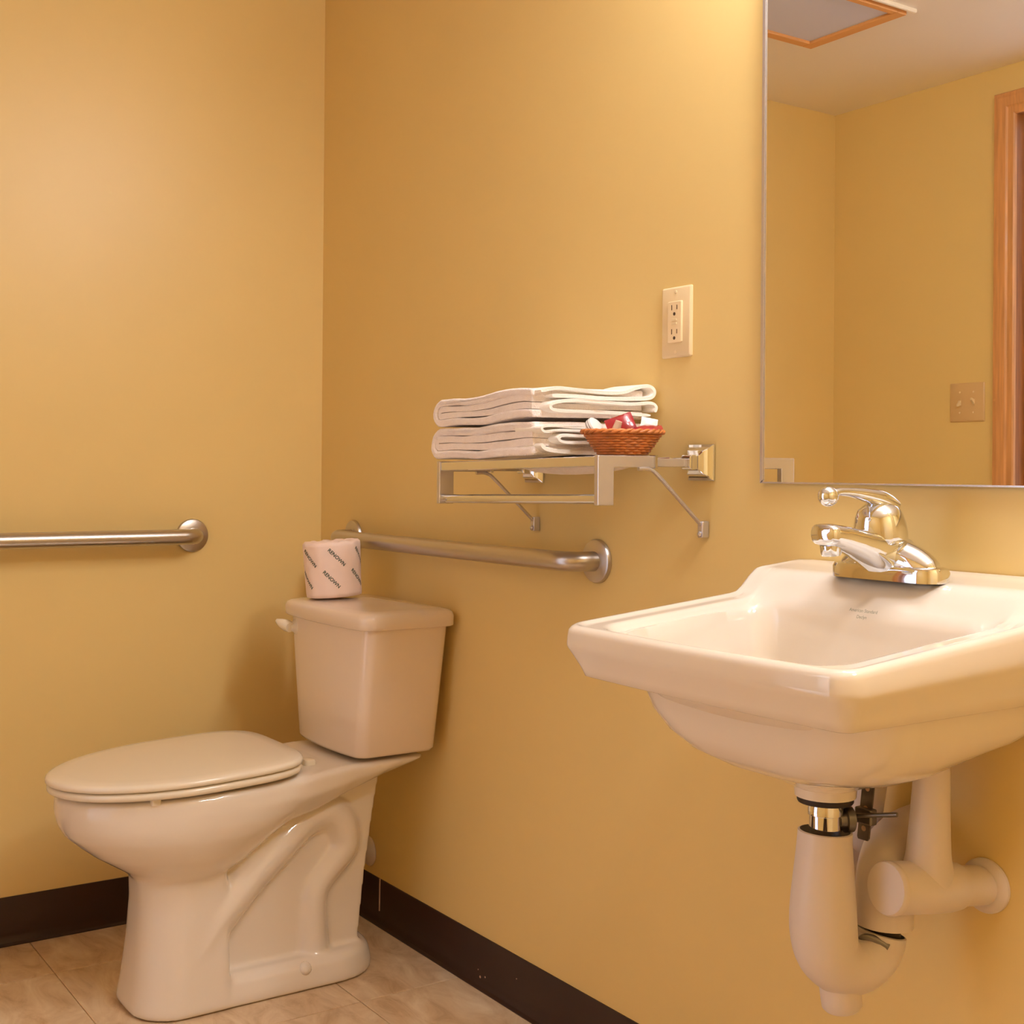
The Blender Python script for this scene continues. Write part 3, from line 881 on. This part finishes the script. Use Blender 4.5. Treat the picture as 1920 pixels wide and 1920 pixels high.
for s in (1, -1):
    zc = oz + s * 0.0195 + 0.004
    for dx, hh in ((-0.0062, 0.0042), (0.0062, 0.0036)):
        G().box((ox + dx - 0.0008, -0.0081, zc - hh), (ox + dx + 0.0008, -0.0074, zc + hh)).make('blade_slot', 'slot', rec, smooth=False)
    G().lathe([(0.0028, 0), (0.0028, 0.0007)], (ox, -0.0074, zc - 0.0105), (0, -1, 0), 14).make('ground_hole', 'slot', rec)
for dz in (0.0032, -0.0022):
    bevel(G().box((ox - 0.006, -0.009, oz + dz - 0.0018), (ox + 0.006, -0.0076, oz + dz + 0.0018)).make('test_button', 'ivory', rec, smooth=False), 0.0004, 1)
for s in (1, -1):
    G().lathe([(0.003, 0), (0.0028, 0.001), (0, 0.0014)], (ox, -0.0046, oz + s * 0.0485), (0, -1, 0), 12).make('screw', 'ivory_light', outlet)

# ================================================================== LIGHT SWITCH on the opposite wall (seen in the mirror)
sx_, sz_ = 0.5053, 1.2342
sw = thing('light_switch', (sx_, -D + 0.003, sz_), 'tan double toggle light switch beside the door casing', 'switch')
plate(sx_, sz_, 0.1165, 0.1145, -D, 1, sw, 'tan_plate')
for s, upd in ((-1, -1), (1, 1)):
    G().box((sx_ + s * 0.023 - 0.0052, -D + 0.0046, sz_ - 0.012), (sx_ + s * 0.023 + 0.0052, -D + 0.0056, sz_ + 0.012)).make('toggle_slot', 'tan_plate', sw, smooth=False)
    g = G(); x = sx_ + s * 0.023
    g.loft([[(x - a, -D + y, sz_ + z - h), (x + a, -D + y, sz_ + z - h), (x + a, -D + y, sz_ + z + h), (x - a, -D + y, sz_ + z + h)] for a, y, z, h in ((0.0046, 0.004, 0, 0.008), (0.004, 0.010, upd * 0.005, 0.005), (0.0034, 0.016, upd * 0.009, 0.0034))])
    bevel(g.make('toggle', 'ivory', sw, smooth=False), 0.0006, 1)
    for q in (-1, 1):
        G().lathe([(0.003, 0), (0.0028, 0.001), (0, 0.0014)], (x, -D + 0.0046, sz_ + q * 0.030), (0, 1, 0), 10).make('screw', 'ivory_light', sw)

# ================================================================== MIRROR
MX0, MX1, MZ0, MZ1 = 1.488, 2.098, 1.0075, 1.915
mir = thing('wall_mirror', ((MX0 + MX1) / 2, -0.003, MZ0), 'large rectangular wall mirror in a thin metal channel above the sink', 'mirror')
G().box((MX0 + 0.003, -0.006, MZ0 + 0.001), (MX1 - 0.003, -0.0004, MZ1 - 0.001)).make('glass', 'mirror', mir, smooth=False)
fr = [(0.0, -0.0002), (0.0, -0.0085), (0.0052, -0.0085), (0.0052, -0.0062), (0.0036, -0.0060), (0.0030, -0.0002)]
corners = [((MX0, MZ0), (1, 1)), ((MX1, MZ0), (-1, 1)), ((MX1, MZ1), (-1, -1)), ((MX0, MZ1), (1, -1))]
nm = ['bottom_channel', 'right_channel', 'top_channel', 'left_channel']
for i in range(4):
    rings = []
    for (c, s) in (corners[i], corners[(i + 1) % 4]):
        sc2 = 0.45 if i in (0, 2) else 1.0
        rings.append([(c[0] + s[0] * a * (1 if True else 1), y, c[1] + s[1] * a * (0.45 if i == 0 else 1)) for a, y in fr])
    G().loft(rings).make(nm[i], 'satin', mir, smooth=False)

# ================================================================== SINK
SX0, SX1, SD = 1.556, 2.020, 0.437
SCX = (SX0 + SX1) / 2
sink = thing('wall_sink', (SCX, -0.2, 0.64), 'white wall-hung porcelain sink with a raised faucet ledge', 'sink')
def sstep(a, b, x):
    t = max(0.0, min(1.0, (x - a) / (b - a))); return t * t * (3 - 2 * t)
def rim_z(v):
    led = 0.9005 - 0.10 * max(v, 0) if v < 0.14 else 0.8865
    rim = 0.859 - 0.0935 * max(0.0, v - 0.125)
    return led + (rim - led) * sstep(0.085, 0.135, v)
def sring(x0, x1, v0, v1, rf, rb, bow, K=7, Msd=30):
    return rrect(x0, x1, -v1, -v0, (rf, rb), 0, K, Msd, bow)
outer = lambda ins: sring(SX0 + ins, SX1 - ins, 0.0005 + ins * 0.3, SD - ins - 0.008, max(0.026 - ins * 0.5, 0.010), max(0.014 - ins * 0.4, 0.004), 0.006)
basin = sring(SX0 + 0.052, SX1 - 0.052, 0.128, SD - 0.038, 0.040, 0.036, 0.008)
rings = []
def zring(r, f): return [Vector((p.x, p.y, f(p))) for p in r]
o0 = outer(0.0)
def mixr(a, b, t): return [p.lerp(q, t) for p, q in zip(a, b)]
# underside -> apron -> rim -> basin, all as one skin
def zconst(z): return lambda p: z
under = [
    (0.036, 0.635), (0.037, 0.646), (0.048, 0.651), (0.060, 0.657), (0.085, 0.6655), (0.118, 0.674), (0.150, 0.688), (0.172, 0.707), (0.188, 0.730), (0.196, 0.752), (0.199, 0.768)]
DRX, DRV = SCX + 0.002, 0.202
for i, (r, z) in enumerate(under):
    t = sstep(0.05, 0.20, r)
    v0 = DRV - r + (0.012 - (DRV - r)) * t; v1 = DRV + r
    v1 = DRV + r * (1.0 - 0.20 * t)
    rad = min(r * (1 - 0.62 * t), r * 0.98)
    rad = min(rad, (v1 - max(v0, 0.004)) / 2 * 0.98)
    rings.append(zring(sring(DRX - r, DRX + r, max(v0, 0.004), min(v1, SD - 0.05), rad, rad, 0.0), lambda p, z=z, r=r: z + 0.030 * max(0.0, (DRV + p.y) / DRV) * sstep(0.05, 0.09, r) * (1 - sstep(0.15, 0.195, r))))
drop = lambda p, d: rim_z(-p.y) - d
rings.append(zring(outer(0.032), lambda p: 0.7685))
rings.append(zring(outer(0.024), lambda p: 0.766))
rings.append(zring(outer(0.019), lambda p: 0.768))
for ins, fr_ in ((0.0150, 0.14), (0.0075, 0.36), (0.0028, 0.49), (0.0008, 0.55), (0.0, 0.60), (0.0, 0.66), (0.0004, 0.76), (0.0012, 0.85)):
    rings.append(zring(outer(ins), lambda p, fr_=fr_: 0.769 + (rim_z(-p.y) - 0.769) * fr_))
rings.append(zring(outer(0.002), lambda p: rim_z(-p.y) - 0.0055))
rings.append(zring(outer(0.0050), lambda p: rim_z(-p.y) - 0.0020))
rings.append(zring(outer(0.009), lambda p: rim_z(-p.y) - 0.0002))
oi = outer(0.009)
nr = 14
for k in range(1, nr + 1):
    t = k / nr
    def zf(p, t=t):
        # gentle dish toward the basin in the outer lip, rounded roll-over at the basin edge
        return rim_z(-p.y) - 0.0035 * sstep(0.0, 0.3, t) * (1 if -p.y > 0.14 else 0.3) - 0.010 * sstep(0.62, 1.0, t) ** 2
    rings.append(zring(mixr(oi, basin, t), zf))
bc = Vector((SCX, -DRV - 0.035, 0))
dc = Vector((DRX, -DRV, 0))
for s, z, sh in ((0.975, 0.838, 0), (0.95, 0.826, 0.02), (0.925, 0.81, 0.05), (0.89, 0.785, 0.1), (0.84, 0.760, 0.2), (0.76, 0.740, 0.35), (0.62, 0.724, 0.55), (0.44, 0.714, 0.75), (0.26, 0.708, 0.9), (0.13, 0.705, 1.0), (0.10, 0.700, 1.0)):
    c = bc.lerp(dc, sh)
    r = [c + (p - Vector((bc.x, bc.y, 0))) * s for p in basin]
    def zf(p, z=z): return min(z, rim_z(-p.y) - 0.012)
    if s < 0.3:
        nn = len(r)
        r = [c + (p - c) * 1.0 for p in r]
    rings.append(zring(r, zf))
g = G().loft(rings)
g.make('basin', 'porcelain', sink, angle=55)
G().lathe([(0.020, 0), (0.0205, 0.002), (0.017, 0.004), (0.006, 0.006), (0, 0.0065)], (DRX, -DRV, 0.7005), seg=24).make('drain_stopper', 'chrome', sink)
# small grey stamp on the back wall of the basin
for body, size, dz in (('American Standard', 0.0056, 0.0), ('Declyn', 0.0056, -0.0075)):
    v_, f_ = text_mesh(body, size)
    vv = []
    for p in v_:
        z = 0.8535 + dz + p.y
        # back wall of the ledge: invert rim_z / basin roll for y
        vv.append((SCX + 0.003 + p.x, -0.1335 - (0.859 - z) * 0.42 - 0.0012, z))
    link_mesh('maker_stamp', vv, f_, 'logo', sink, smooth=False)

# ================================================================== FAUCET
FX, FZ = SCX, 0.8905
fau = thing('faucet', (FX, -0.088, FZ), 'chrome single-lever centerset faucet on the sink ledge', 'faucet')
def stad(hl, hw, z, yc=-0.085, n=12):
    r = []
    for s in (1, -1):
        for k in range(n + 1):
            a = -PI / 2 + PI * k / n
            r.append(Vector((FX + s * (hl - hw) + s * hw * math.cos(a), yc + s * hw * math.sin(a), z)))
    return r
g = G().loft([stad(0.083, 0.0275, FZ), stad(0.083, 0.0275, FZ + 0.013), stad(0.081, 0.0255, FZ + 0.0175), stad(0.076, 0.021, FZ + 0.019)])
g.make('base_plate', 'chrome', fau, angle=35)
for s in (-1, 1):
    # rounded shoulders sloping up to the hub
    pts = [(FX + s * 0.062, -0.085, FZ + 0.011), (FX + s * 0.05, -0.085, FZ + 0.016), (FX + s * 0.034, -0.086, FZ + 0.023), (FX + s * 0.015, -0.088, FZ + 0.029), (FX, -0.09, FZ + 0.03)]
    G().tube([(FX + s * 0.076, -0.085, FZ + 0.006)] + smooth_path(pts, 4), [0.006] + smooth_vals([0.017, 0.0205, 0.022, 0.022, 0.02], 4), 20).make('shoulder', 'chrome', fau, angle=70)
# spout
def sp(v, z, hw, hh, n=20):
    r = []
    for j in range(n):
        a = 2 * PI * j / n
        c, s = math.cos(a), math.sin(a)
        e = 3.2
        rr_ = (abs(c) ** e + abs(s) ** e) ** (-1 / e)
        r.append(Vector((FX + hw * c * rr_, -v, z + hh * s * rr_)))
    return r
g = G().loft([sp(0.0560, FZ + 0.024, 0.020, 0.020), sp(0.0660, FZ + 0.026, 0.027, 0.026), sp(0.0900, FZ + 0.029, 0.029, 0.029), sp(0.1123, FZ + 0.035, 0.0275, 0.025), sp(0.1345, FZ + 0.0425, 0.025, 0.0195), sp(0.1568, FZ + 0.049, 0.0225, 0.0165), sp(0.1790, FZ + 0.0545, 0.021, 0.0150), sp(0.1968, FZ + 0.0575, 0.0205, 0.0140), sp(0.2066, FZ + 0.0585, 0.019, 0.0128), sp(0.2097, FZ + 0.0588, 0.016, 0.010)])
g.make('spout', 'chrome', fau, angle=60)
G().lathe([(0.0125, 0), (0.0125, 0.010), (0.0115, 0.013), (0.009, 0.0132)], (FX, -0.1935, FZ + 0.046), (0, 0.12, -1), 24).make('aerator', 'chrome', fau, angle=35)
# handle hub and lever
hub_base = Vector((FX, -0.100, FZ + 0.045)); hub_ax = Vector((0, -0.17, 1)).normalized()
G().lathe([(0.028, 0), (0.0325, 0.004), (0.033, 0.012), (0.032, 0.024), (0.029, 0.036), (0.024, 0.045), (0.015, 0.051), (0.006, 0.053), (0, 0.0532)], hub_base, hub_ax, 32).make('handle_hub', 'chrome', fau, angle=60)
G().tube(smooth_path([(FX, -0.085, FZ + 0.091), (FX, -0.105, FZ + 0.1005), (FX, -0.135, FZ + 0.1065), (FX, -0.160, FZ + 0.1095), (FX, -0.180, FZ + 0.110), (FX, -0.192, FZ + 0.1075)], 6), smooth_vals([0.012, 0.0115, 0.0085, 0.006, 0.0052, 0.005], 6), 16, flat=(Vector((1, 0, 0)), 1.35)).make('lever', 'chrome', fau, angle=70)
G().lathe([(0.0, -0.0125)] + [(0.0125 * math.sin(PI * k / 12), -0.0125 * math.cos(PI * k / 12)) for k in range(1, 12)] + [(0.0, 0.0125)], (FX, -0.198, FZ + 0.1045), (0, 0, 1), 24).make('lever_ball', 'chrome', fau, angle=80)
G().tube([(FX, -0.060, FZ + 0.02), (FX, -0.058, FZ + 0.048)], 0.0022, 10).make('lift_rod', 'chrome', fau)
G().lathe([(0.0015, 0), (0.0045, 0.003), (0.0045, 0.006), (0.002, 0.009), (0, 0.0092)], (FX, -0.058, FZ + 0.047), seg=14).make('lift_knob', 'chrome', fau)

# ================================================================== DRAIN AND TRAP
drain = thing('sink_drain', (DRX, -DRV, 0.575), 'chrome sink drain tailpiece with black gasket and pop-up linkage', 'drain')
G().lathe([(0.0325, -0.007), (0.0335, -0.005), (0.0335, 0.0), (0.031, 0.002)], (DRX, -DRV, 0.6345), seg=32).make('gasket', 'rubber', drain)
G().lathe([(0.0192, 0.0), (0.0192, 0.042), (0.0212, 0.043), (0.0212, 0.050), (0.0205, 0.053), (0.0205, 0.060)], (DRX, -DRV, 0.570), seg=28).make('tailpiece', 'chrome', drain, angle=35)
# pivot boss, rod, strap, clip
pb = Vector((DRX + 0.006, -DRV + 0.014, 0.605)); pd = Vector((0.38, 0.9, 0.02)).normalized()
G().lathe([(0.013, 0), (0.013, 0.008), (0.016, 0.009), (0.016, 0.018), (0.006, 0.023), (0.0035, 0.024)], pb, pd, 20).make('pivot_nut', 'dark_steel', drain, angle=30)
rod0 = Vector((1.790, -0.168, 0.6055)); rod1 = Vector((1.856, -0.152, 0.6195))
G().tube([rod0, rod1], 0.0028, 10).make('pivot_rod', 'dark_steel', drain)
g = G()
s0, s1 = Vector((1.8155, -0.150, 0.680)), Vector((1.804, -0.150, 0.577))
wv = Vector((0.0088, 0.0, 0)); th = Vector((0, 0.0012, 0))
dv = (s1 - s0)
g.loft([[s0 + dv * t - wv * w - th, s0 + dv * t + wv * w - th, s0 + dv * t + wv * w + th, s0 + dv * t - wv * w + th] for t, w in ((0, 1), (0.97, 1), (1.0, 0.8))])
st = g.make('strap', 'dark_steel', drain, smooth=False)
for t in (0.18, 0.38, 0.62, 0.86):
    c = s0 + dv * t
    G().lathe([(0.0034, 0), (0.0034, 0.0004)], c + Vector((0, -0.0012, 0)), (0, -1, 0), 12).make('strap_hole', 'drip', st)
g = G().box((1.7965, -0.158, 0.598), (1.822, -0.146, 0.6175))
bevel(g.make('spring_clip', 'dark_steel', drain, smooth=False), 0.002, 2)

trap = thing('trap_cover', (DRX, -0.17, 0.40), 'white insulated cover around the sink drain trap', 'pipe cover')
tx = DRX + 0.004
pp = [((DRX, -DRV, 0.592), 0.0322), ((DRX, -DRV - 0.001, 0.57), 0.0335), ((DRX + 0.001, -DRV - 0.003, 0.54), 0.0362), ((DRX + 0.002, -DRV - 0.005, 0.505), 0.0392), ((DRX + 0.003, -DRV - 0.005, 0.475), 0.0400), ((DRX + 0.006, -DRV - 0.001, 0.450), 0.0385), ((DRX + 0.011, -DRV + 0.016, 0.433), 0.0362), ((DRX + 0.016, -0.163, 0.429), 0.0340), ((DRX + 0.020, -0.143, 0.436), 0.0322), ((DRX + 0.022, -0.130, 0.450), 0.0305), ((DRX + 0.023, -0.126, 0.463), 0.0298)]
path = smooth_path([a for a, b in pp], 6); rads = smooth_vals([b for a, b in pp], 6)
g = G().tube(path, rads, 30, cap=False)
# turned-in lips at both ends
def lip(c, d, r0, depth, gg):
    d = Vector(d).normalized()
    gg.lathe([(r0, 0), (r0 - 0.0025, 0.001), (r0 - 0.0032, -depth)], c, d, 30, cap=False)
lip(path[0], path[0] - path[1], rads[0], 0.03, g)
lip(path[-1], path[-1] - path[-2], rads[-1], 0.02, g)
g.make('trap_bend_cover', 'vinyl', trap, angle=60)
G().lathe([(0.0245, 0), (0.0245, 0.014), (0.024, 0.026), (0.021, 0.030), (0, 0.0305)], (DRX + 0.010, -0.186, 0.408), (0.04, 0.12, -1), 28).make('cleanout_nub', 'vinyl', trap, angle=35)
G().lathe([(0.022, 0), (0.022, 0.05)], (DRX + 0.023, -0.126, 0.44), (0, 0, 1), 20).make('trap_pipe', 'rubber', trap)
# riser, elbow, arm into the wall
pp = [((DRX + 0.025, -0.124, 0.472), 0.0345), ((DRX + 0.024, -0.122, 0.495), 0.0340), ((DRX + 0.017, -0.115, 0.525), 0.0335), ((DRX + 0.008, -0.094, 0.550), 0.033), ((DRX - 0.002, -0.062, 0.560), 0.032), ((DRX - 0.012, -0.03, 0.562), 0.0315), ((DRX - 0.018, -0.004, 0.562), 0.0315)]
path = smooth_path([a for a, b in pp], 6); rads = smooth_vals([b for a, b in pp], 6)
g = G().tube(path, rads, 28, cap=False)
lip(path[0], path[0] - path[1], rads[0], 0.012, g)
g.make('arm_cover', 'vinyl', trap, angle=60)
# cable tie ends
G().tube(smooth_path([(DRX + 0.048, -0.143, 0.455), (DRX + 0.034, -0.155, 0.464), (DRX + 0.022, -0.163, 0.462), (DRX + 0.014, -0.166, 0.447)], 5), [0.0045] * 16, 8, flat=(Vector((1, 0, 0)), 0.35)).make('tie_strap', 'dark_steel', trap)

def stop_cover(xw, zw, front, riser_top, label):
    t = thing('supply_stop_cover', (xw, -0.06, zw - 0.05), label, 'pipe cover', 'covered supply stops under the sink')
    w = Vector((xw, 0, zw)); f = Vector(front); ax = (f - w).normalized(); L = (f - w).length
    G().lathe([(0.0335, 0.0005), (0.0335, 0.005), (0.030, 0.009), (0.024, 0.011)], w, (0, -1, 0), 36).make('wall_flange', 'vinyl', t, angle=35)
    G().lathe([(0.0235, 0.004), (0.0242, 0.03), (0.0242, 0.045), (0.028, 0.054), (0.030, 0.066), (0.031, 0.082), (0.031, L - 0.008), (0.0305, L - 0.007)], w, ax, 32).make('stop_body_cover', 'vinyl', t, angle=50)
    G().lathe([(0.0305, L - 0.010), (0.0318, L - 0.008), (0.0318, L - 0.003), (0.030, L), (0, L + 0.0005)], w, ax, 32).make('end_cap', 'vinyl', t, angle=35)
    j = w + ax * (L * 0.60)
    r = Vector(riser_top)
    pts = [j, j.lerp(r, 0.12), j.lerp(r, 0.25), j.lerp(r, 0.45), j.lerp(r, 0.7), j.lerp(r, 0.93), r]
    G().tube(smooth_path(pts, 4), smooth_vals([0.030, 0.0295, 0.0262, 0.0238, 0.0218, 0.0202, 0.0202], 4), 28).make('riser_cover', 'vinyl', t, angle=60)
    G().tube([r, r + Vector((0, 0.0, 0.10))], 0.0195, 18).make('riser_tube', 'vinyl', t)
    return t
stop_cover(1.870, 0.514, (1.850, -0.165, 0.533), (1.866, -0.100, 0.70), 'white covered supply stop to the right of the drain trap')
stop_cover(1.716, 0.514, (1.714, -0.105, 0.516), (1.750, -0.052, 0.70), 'white covered supply stop mostly hidden behind the drain trap')

# ================================================================== CEILING PANEL (seen in the mirror)
hx0, hx1, hy0, hy1 = 0.432, 0.750, -1.262, -0.80
hat = thing('ceiling_panel', ((hx0 + hx1) / 2, (hy0 + hy1) / 2, CEIL), 'grey square ceiling access panel with tan trim seen in the mirror', 'ceiling panel')
G().box((hx0 + 0.03, hy0 + 0.035, CEIL - 0.005), (hx1 - 0.02, hy1 - 0.035, CEIL)).make('panel', 'hatch', hat, smooth=False)
for a, b in (((hx0, hy0, CEIL - 0.012), (hx1, hy0 + 0.035, CEIL)), ((hx0, hy1 - 0.035, CEIL - 0.012), (hx1, hy1, CEIL)), ((hx0, hy0 + 0.035, CEIL - 0.012), (hx0 + 0.03, hy1 - 0.035, CEIL)), ((hx1 - 0.02, hy0 + 0.035, CEIL - 0.012), (hx1, hy1 - 0.035, CEIL))):
    bevel(G().box(a, b).make('trim_strip', 'hatch_trim', hat, smooth=False), 0.002, 1)
bevel(G().box((hx1 + 0.012, hy0 - 0.012, CEIL - 0.010), (hx1 + 0.022, hy1, CEIL)).make('white_edge', 'white_strip', hat, smooth=False), 0.002, 1)

# ================================================================== VANITY LIGHT above the mirror
van = thing('vanity_light', (SCX, -0.02, 1.98), 'chrome vanity light bar with round frosted bulbs above the mirror', 'lamp')
bevel(G().box((SCX - 0.31, -0.027, 1.985), (SCX + 0.31, 0.0, 2.085)).make('light_bar', 'satin', van, smooth=False), 0.006, 3)
for k in range(4):
    x = SCX - 0.225 + 0.15 * k
    G().lathe([(0.028, 0), (0.028, 0.008), (0.020, 0.012), (0.018, 0.018)], (x, -0.026, 2.035), (0, -1, 0), 24).make('socket', 'chrome', van)
    r = 0.040
    b = G().lathe([(0.0, -r)] + [(r * math.sin(PI * q / 16), -r * math.cos(PI * q / 16)) for q in range(1, 16)] + [(0.0, r)], (x, -0.080, 2.035), (0, -1, 0), 24)
    b.make('bulb', 'bulb', van, angle=80)

# ================================================================== FILL LIGHT, an unseen dome added right of the view to brighten the room
dome = thing('added_fill_dome', (2.55, -0.28, CEIL - 0.10), 'added fill light shaped as a round frosted ceiling dome', 'lamp')
G().lathe([(0.165, 0), (0.165, 0.022), (0.155, 0.028)], (2.55, -0.28, CEIL), (0, 0, -1), 40).make('canopy', 'satin', dome, angle=35)
G().lathe([(0.150, 0.0), (0.148, 0.02), (0.130, 0.045), (0.095, 0.064), (0.05, 0.075), (0, 0.078)], (2.55, -0.28, CEIL - 0.026), (0, 0, -1), 40).make('fill_dome', 'dome', dome, angle=80)
